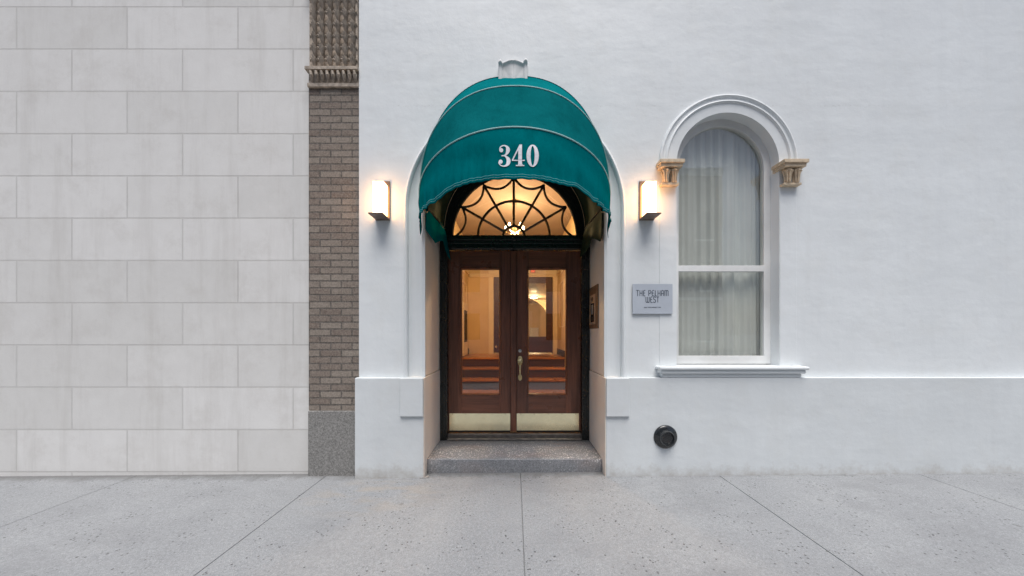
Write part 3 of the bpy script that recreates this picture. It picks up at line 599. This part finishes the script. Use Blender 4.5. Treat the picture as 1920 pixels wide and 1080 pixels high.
def write(mb, text, cx, zb, h, y, wd, wscale=.5, gap=.12, depth=.0015, into=None):
    W = [GL[c][0]*wscale*h for c in text]; tot = sum(W)+gap*h*(len(text)-1); x = cx-tot/2; lv = 0
    for c, w_ in zip(text, W):
        for st in GL[c][1]:
            p2 = [Vector((x+a*wscale*h, zb+b_*h)) for a, b_ in st]
            L, Rr = [], []
            for i, p in enumerate(p2):
                d = (p2[min(i+1, len(p2)-1)]-p2[max(i-1, 0)]).normalized(); n = Vector((-d.y, d.x))*wd/2
                if 0 < i < len(p2)-1:
                    d1 = (p-p2[i-1]).normalized(); d2 = (p2[i+1]-p).normalized(); cc = max(.6, math.sqrt(max(.01, (1+d1.dot(d2))/2))); n = n/cc
                L.append(p+n); Rr.append(p-n)
            lv = (lv+1) % 4; yy = y-lv*.00015
            for i in range(len(L)-1): mb.prism([[tuple(L[i]), tuple(L[i+1]), tuple(Rr[i+1]), tuple(Rr[i])]], yy-depth, yy)
        x += w_+gap*h
    return mb

# ------------------------------------------------------------------ exit sign over the inner door
ex, ez = Q(999, 509.5)
E = thing('exit_sign', 'small pinkish exit sign above the inner door', 'sign', (ex, YB-.022, ez-.04))
MB().box(ex-.055, ex+.055, YB-.05, YB-.0615+.001, ez-.035, ez+.035).build('housing', M['exitbox'], E, bevel=.003)
write(MB(), 'EXIT', ex, ez-.02, .04, YB-.062, .006, .5).build('lettering', M['red'], E)

# ------------------------------------------------------------------ awning
A = thing('awning', 'teal green domed canvas awning numbered 340 over the arched entrance', 'awning', (0, 0, 2.6))
RX, ZH = .90, 2.60
def rib(p, zt, n):
    def f(phi):
        c, s = math.cos(phi), math.sin(phi); e = 2/n
        x = math.copysign(abs(c)**e, c); v = abs(s)**e
        return Vector((RX*x, -.012-p*v, ZH+(zt-ZH)*v))
    return f
ribs = [rib(0.0, 3.872, 2.35), rib(.42, 3.452, 2.25), rib(.72, 2.915, 2.0)]
def hemp(phi):
    s = abs(math.sin(phi)); a = math.degrees(math.asin(min(1, s)))
    tb_ = [(0, 2.30), (2.5, 2.33), (4.5, 2.42), (12, 2.43), (30, 2.405), (45, 2.425), (60, 2.482), (75, 2.497), (90, 2.50)]
    for (a0, z0_), (a1, z1_) in zip(tb_, tb_[1:]):
        if a <= a1+1e-6: t = (a-a0)/(a1-a0); t = t*t*(3-2*t); z = z0_+(z1_-z0_)*t; break
    return Vector((RX*math.cos(phi), -.012-.78*s, z))
def surf(k, u, phi):
    f0 = ribs[k]; f1 = ribs[k+1] if k < 2 else hemp
    p = f0(phi).lerp(f1(phi), u)
    sag = (-.010 if k < 2 else .006)*math.sin(math.pi*u)*math.sin(phi)
    d = Vector((p.x, p.y*1.0, 0)).normalized() if p.to_2d().length > 1e-4 else Vector((0, -1, 0))
    if k < 2: d = Vector((p.x*.5, p.y*.8-.05, .5)).normalized()
    p = p+d*sag
    if k == 2:     # loose cloth: gathers that deepen towards the hem
        g_ = u**2.2; a = phi*RX
        env = .35+.65*(.5+.5*math.sin(a*2.3+.7))*(.5+.5*math.sin(a*6.1+2))+.25*math.sin(a*3.7)
        wv = env*(.0060*math.sin(a*17+2.3*math.sin(a*4.1))+.0055*math.sin(a*39+3*math.sin(a*7.7+1)))+.0022*math.sin(a*83+3*math.sin(a*11))
        p = p+Vector((p.x, p.y, 0)).normalized()*(wv*g_*2.0+.007*math.sin(a*4.5+6*u)*u*(1-u)*4)
    return p
NP = 260
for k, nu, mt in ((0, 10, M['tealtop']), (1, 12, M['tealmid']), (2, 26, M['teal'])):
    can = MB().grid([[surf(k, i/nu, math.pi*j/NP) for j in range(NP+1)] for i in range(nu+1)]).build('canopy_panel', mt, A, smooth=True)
    can.data.set_sharp_from_angle(angle=R(60)); can['label'] = ('top canvas panel, sky light painted into its lighter teal', 'middle canvas panel', 'front canvas panel carrying the number')[k]
# doubled hem band and its stitching
def out(p, d): n = Vector((p.x, p.y, 0)).normalized() if Vector((p.x, p.y, 0)).length > 1e-5 else Vector((0, -1, 0)); return p+n*d
hb_ = MB().grid([[out(surf(2, .905+.10*i/4, math.pi*(.02+.96*j/NP)), .0035) for j in range(NP+1)] for i in range(5)])
hb_.build('hem', M['teal'], A, smooth=True, solid=.0015)
st = MB()
for j in range(NP*1):
    for u in (.918, .962):
        a, b_ = math.pi*(.02+.96*(j+.15)/NP), math.pi*(.02+.96*(j+.75)/NP)
        st.tube([out(surf(2, u, a), .0048), out(surf(2, u, b_), .0048)], .0011, 4)
st.build('stitching', M['pipe'], A)
for k, f_, r in ((0, ribs[0], .004), (1, ribs[1], .0055), (2, ribs[2], .0055)):
    pts = [f_(math.pi*(.01+.98*j/NP)) for j in range(NP+1)]
    pts = [p+Vector((p.x, p.y-.02, p.z-ZH)).normalized()*.003 for p in pts]
    MB().tube(pts, r, 8).build('piping', M['teal'] if k == 0 else M['pipe'], A, smooth=True)
# lining of the arched recess, its welts, bars and hanging side flaps
MB().sweep(arch_path(0, ZH, 0, legs=False, a0=-2.5, a1=182.5), [(.868, .0), (.850, .3), (.822, .586)]).build('lining', M['lining'], A, smooth=True)
MB().tube([(x, .583, z) for x, z in arc(0, ZH-.01, .812, -2, 182, 60)], .0035, 8).build('welt', M['tanpipe'], A, smooth=True)
for sx in (-1, 1):
    MB().tube([(sx*.868, -.01, 2.625), (sx*.812, .575, 2.595)], .0028, 8).build('welt', M['tanpipe'], A, smooth=True)
    MB().box(sx*.836, sx*.862, -.02, .0, 2.56, 2.60).tube([(sx*.852, 0, 2.598), (sx*.81, .575, 2.570)], .016, 10).build('frame_bar', M['mattblack'], A, smooth=True)
    rows = []
    for i in range(26):
        t = i/25; u = t*.615
        drop = (.30 if sx < 0 else .33)*(.82+.14*math.sin(t*9+sx)+.10*t)+(.06*max(0, t-.8)*5)
        if sx > 0 and t < .10: drop *= .98
        rows.append([Vector((sx*(.850-.045*t-.055*(q/12)*t - .012*math.sin(t*16+sx*2)*(q/12)*(1-.3*t)), -.03+u, 2.600-drop*q/12)) for q in range(13)])
    MB().grid(rows).build('side_flap', M['lining'] if sx > 0 else M['teal'], A, smooth=True, solid=.003)
    MB().tube([(sx*.872, -.03, 2.60), (sx*.868, -.045, 2.56), (sx*.855, -.03, 2.545), (sx*.852, -.008, 2.56)], .009, 8).build('tie_cord', M['tanpipe'], A, smooth=True)
# the number
def on_cloth(px, py):
    u, phi = .4, math.pi/2-(px-CX)/370
    for _ in range(25):
        def proj(u, ph): q = surf(2, u, ph); D_ = q.y+DY; return Vector((CX+F*q.x/D_, CY-F*(q.z-CZ)/D_))
        e = Vector((px, py))-proj(u, phi); h = 1e-4
        ju = (proj(u+h, phi)-proj(u, phi))/h; jp = (proj(u, phi+h)-proj(u, phi))/h
        det = ju.x*jp.y-ju.y*jp.x
        if abs(det) < 1e-9: break
        u += (e.x*jp.y-e.y*jp.x)/det*.9; phi += (ju.x*e.y-ju.y*e.x)/det*.9
        u = max(0, min(1, u))
    return surf(2, u, phi)
num = MB(); lev = [0]
def zpt(a, b_): return (925+a/16.61, 260+b_/16.61)
def poly(loops):
    lev[0] = (lev[0]+1) % 3
    tri = tessellate_polygon([[Vector((*zpt(*q), 0)) for q in l] for l in loops])
    num.add([out(on_cloth(*zpt(*q)), .0045+.0004*lev[0]) for l in loops for q in l], [tuple(t) for t in tri])
def dens(pts, n=4): return [((1-t/n)*p[0]+t/n*q[0], (1-t/n)*p[1]+t/n*q[1]) for p, q in zip(pts, pts[1:]+pts[:1]) for t in range(n)]
def stroke(cp):
    P_ = []
    for i in range(len(cp)-1):
        p0, p1, p2, p3 = (Vector(cp[max(0, min(len(cp)-1, i+k))]) for k in (-1, 0, 1, 2))
        for s in range(6):
            t = s/6; P_.append(.5*((2*p1)+(p2-p0)*t+(2*p0-5*p1+4*p2-p3)*t*t+(3*p1-p0-3*p2+p3)*t**3))
    P_.append(Vector(cp[-1])); L = []; Rr = []
    for i, p in enumerate(P_):
        d = (P_[min(i+1, len(P_)-1)]-P_[max(i-1, 0)]).to_2d().normalized(); n = Vector((-d.y, d.x))*p.z/2; L.append(tuple(p.to_2d()+n)); Rr.append(tuple(p.to_2d()-n))
    for i in range(len(L)-1): pass
    lev[0] = (lev[0]+1) % 3
    vs = [out(on_cloth(*zpt(*q)), .0045+.0004*lev[0]) for q in L+Rr]; n_ = len(L)
    num.add(vs, [(i, i+1, n_+i+1, n_+i) for i in range(n_-1)])
stroke([(200, 355, 30), (222, 280, 34), (290, 232, 36), (370, 232, 44), (430, 275, 82), (458, 350, 120), (442, 430, 100), (400, 498, 62), (340, 534, 36), (258, 546, 34)])
poly([[(250+60*math.cos(R(a)), 370+66*math.sin(R(a))) for a in range(0, 360, 15)]])
stroke([(330, 536, 30), (405, 575, 62), (462, 645, 112), (478, 715, 124), (455, 790, 105), (405, 842, 66), (325, 864, 36), (240, 842, 32), (185, 785, 32), (175, 735, 30)])
poly([[(232+62*math.cos(R(a)), 728+66*math.sin(R(a))) for a in range(0, 360, 15)]])
poly([dens([(815, 195), (890, 195), (890, 665), (975, 665), (975, 703), (890, 703), (890, 790), (915, 828), (960, 828), (960, 862), (700, 862), (700, 828), (750, 828), (775, 790), (775, 703), (580, 703), (580, 665)]), dens([(775, 365), (775, 665), (628, 665)])])
poly([[(1220+190*math.cos(R(a)), 540+345*math.sin(R(a))) for a in range(0, 360, 8)], [(1220+62*math.cos(R(a)), 540+300*math.sin(R(a))) for a in range(0, 360, 10)]])
num.build('house_number', M['numeral'], A, merge=False)

# ------------------------------------------------------------------ wall lamps
def lamp(sx, label):
    x = sx*1.29; L = thing('wall_lamp', label, 'wall lamp', (x, 0, 2.46), 'lit wall lamps flanking the entrance')
    MB().box(sx*1.211, sx*1.352, -.020, -.0005, 2.475, 2.853).build('back_plate', M['bronze'], L, bevel=.003)
    MB().box(sx*1.232, sx*1.333, -.118, -.0205, 2.4905, 2.806).build('diffuser', M['opal'], L, bevel=.003)
    MB().prism([[(sx*1.213, 2.478), (sx*1.349, 2.478), (sx*1.349, 2.490), (sx*1.213, 2.490)]], -.178, -.0205).build('base_tray', M['bronze'], L, bevel=.002)
lamp(-1, 'lit box wall lamp beside the brick strip, left of the awning')
lamp(1, 'lit box wall lamp above the silver name plaque, right of the awning')

# ------------------------------------------------------------------ name plaque
sx0, sx1, sz0, sz1 = 1.143, 1.530, 1.566, 1.856; scx = (sx0+sx1)/2
SG = thing('name_plaque', 'silver metal plaque lettered THE PELHAM WEST on the white wall', 'plaque', (scx, 0, sz0))
MB().box(sx0, sx1, -.020, -.014, sz0, sz1).build('plate', M['signm'], SG, bevel=.0012)
MB().box(sx0+.006, sx1-.006, -.0135, -.0005, sz0+.006, sz1-.006).build('backing', M['dark'], SG)
zrow = lambda py: CZ-(py-CY)/F*(DY-.02)
t = MB(); write(t, 'THE PELHAM', scx-.003, zrow(554.8), .0535, -.0202, .0056, .50, .15)
write(t, 'WEST', scx-.003, zrow(567), .0535, -.0202, .0056, .50, .15)
write(t, 'WWW.THEPELHAMWEST.COM', scx-.003, zrow(577.2), .0085, -.0202, .0016, .66, .28, .0008)
t.build('lettering', M['ink'], SG, merge=False)

# ------------------------------------------------------------------ intercom on the right reveal
IC = thing('intercom', 'bronze framed door intercom on the right reveal', 'intercom', (.87, .41, 1.43))
X = RI+.001
MB().box(X-.014, X-.0005, .205, .575, 1.430, 1.892).build('frame', plain('brown_bronze', (.22, .14, .09), .45, .3), IC, bevel=.003)
MB().box(X-.019, X-.0145, .285, .53, 1.475, 1.80).build('face_plate', plain('tan_bronze_plate', (.62, .45, .32), .4, .2), IC, bevel=.002)
MB().box(X-.021, X-.0195, .33, .475, 1.50, 1.705).build('screen', M['screen'], IC)
MB().box(X-.0222, X-.0212, .36, .43, 1.585, 1.690).build('name_list', M['grey'], IC)
MB().lathe([(.026, 0), (.026, -.004), (.012, -.010)], (X-.0195, .40, 1.752), 'x', 16).build('camera_eye', M['dark'], IC, smooth=True)
MB().box(X-.0225, X-.0212, .352, .452, 1.515, 1.560).build('keypad', M['dark'], IC)

# ------------------------------------------------------------------ black vent cap on the plinth
VC = thing('vent_cap', 'round black iron vent cap with a perforated centre on the plinth', 'vent', (1.440, -.06, .388))
c0 = (1.440, -.0605, .388)
MB().lathe([(.112, 0), (.112, -.008), (.106, -.016), (.092, -.022), (.074, -.030), (.070, -.050), (.064, -.060), (.056, -.058), (.052, -.046), (.050, -.042)], c0, 'y', 56).build('flange', M['iron'], VC, smooth=True)
pl = MB().lathe([(.0495, -.0415), (.0495, -.0435)], c0, 'y', 40); pl.build('grille_plate', plain('worn_iron', (.045, .047, .05), .45, 0, .3, 50), VC)
hl = MB()
for i in range(-4, 5):
    for j in range(-4, 5):
        x, z = (i+.5*(j % 2))*.0125, j*.0108
        if math.hypot(x, z) < .044: hl.lathe([(.0047, -.0436), (.0047, -.0442)], (c0[0]+x, c0[1], c0[2]+z), 'y', 8)
hl.build('grille_holes', M['dark'], VC)

# ------------------------------------------------------------------ neighbour on the left
NB = thing('neighbour_building', 'neighbouring stone building with a brick pier and carved capital at the left edge', 'building', (-3, .02, 0))
MB().box(-2.02, -1.5195, .02, 1.2, .62, 3.78).build('brick_pier', M['brick'], NB)
MB().box(-2.02, -1.5325, .005, 1.2, -.3, .618).build('granite_base', M['granite'], NB, bevel=.006)
MB().box(-9, -2.021, .06, 1.3, -.3, 7.6).build('wall', M['ashlar'], NB)
cp = MB().box(-2.02, -1.5195, -.005, 1.2, 3.781, 3.815).box(-2.02, -1.5195, .02, 1.2, 3.8155, 3.93).box(-2.03, -1.5195, -.03, 1.2, 3.9305, 3.96).box(-2.02, -1.5195, .03, 1.2, 3.9605, 4.75).box(-2.04, -1.5195, -.04, 1.2, 4.7505, 4.85).box(-2.02, -1.5195, .02, 1.2, 4.8505, 7.6)
for q in range(9):
    x = -1.975+q*.053; cp.tube([(x, .0, 3.83), (x+.004, -.022, 3.88), (x, -.03, 3.915)], [.008, .02, .010], 8)
for q in range(6):
    x = -1.955+q*.076
    for r3 in range(7):                      # rows of overlapping acanthus leaves
        zc = 3.985+r3*.115
        for d in (-2, -1, 0, 1, 2): cp.tube([(x, .025, zc-.01), (x+d*.010, .002-.004*(2-abs(d)), zc+.05), (x+d*.017, -.006-.006*(2-abs(d)), zc+.085-.012*abs(d)), (x+d*.020, .008, zc+.078-.016*abs(d))], [.007, .011, .010, .004], 6)
cp.tube([(-1.545, .02, 3.965), (-1.545, .012, 4.7)], .014, 8)
cp.build('carved_capital', M['carved'], NB, smooth=True, merge=False)

# ------------------------------------------------------------------ houses across the street (seen only in the glass)
def opp(x0, x1, h, mat, lab):
    O = thing('townhouse', lab, 'building', ((x0+x1)/2, -18.2, 0), 'buildings across the street')
    out_ = [(x0, -.3), (x1, -.3), (x1, h), (x0, h)]; holes = []; n = int((x1-x0)/2.4)
    for fl in range(int(h/3.4)):
        for k in range(n):
            cx = x0+(x1-x0)*(k+.5)/n; zb = .9+fl*3.4; holes.append([(cx-.55, zb), (cx+.55, zb), (cx+.55, zb+1.9), (cx-.55, zb+1.9)])
    MB().prism([out_]+holes, -18.6, -18.2).build('wall', mat, O)
    MB().box(x0, x1, -18.1, -18.199, h-.5, h).box(x0, x1, -18.15, -18.199, 3.6, 3.8).each('cornice', M['stone'], O)
    for hh in holes:
        MB().box(hh[0][0]-.05, hh[1][0]+.05, -18.12, -18.199, hh[0][1]-.12, hh[0][1]-.005).build('sill', M['stone'], O)
        MB().box(hh[0][0]-.02, hh[1][0]+.02, -18.40, -18.39, hh[0][1]-.02, hh[2][1]+.02).build('window', M['screen'], O)
    MB().box(x0+.01, x1-.01, -24, -18.61, -.3, h-.01).build('rear_wall', mat, O)
opp(-14, -4.5, 13, M['opp'], 'pinkish stone townhouse across the street, left of the pale one')
opp(-4.45, 4.2, 14.5, M['ashlar'], 'pale stone townhouse facing the entrance across the street')
opp(4.25, 14, 12.5, M['brick'], 'brick townhouse across the street, right of the pale one')
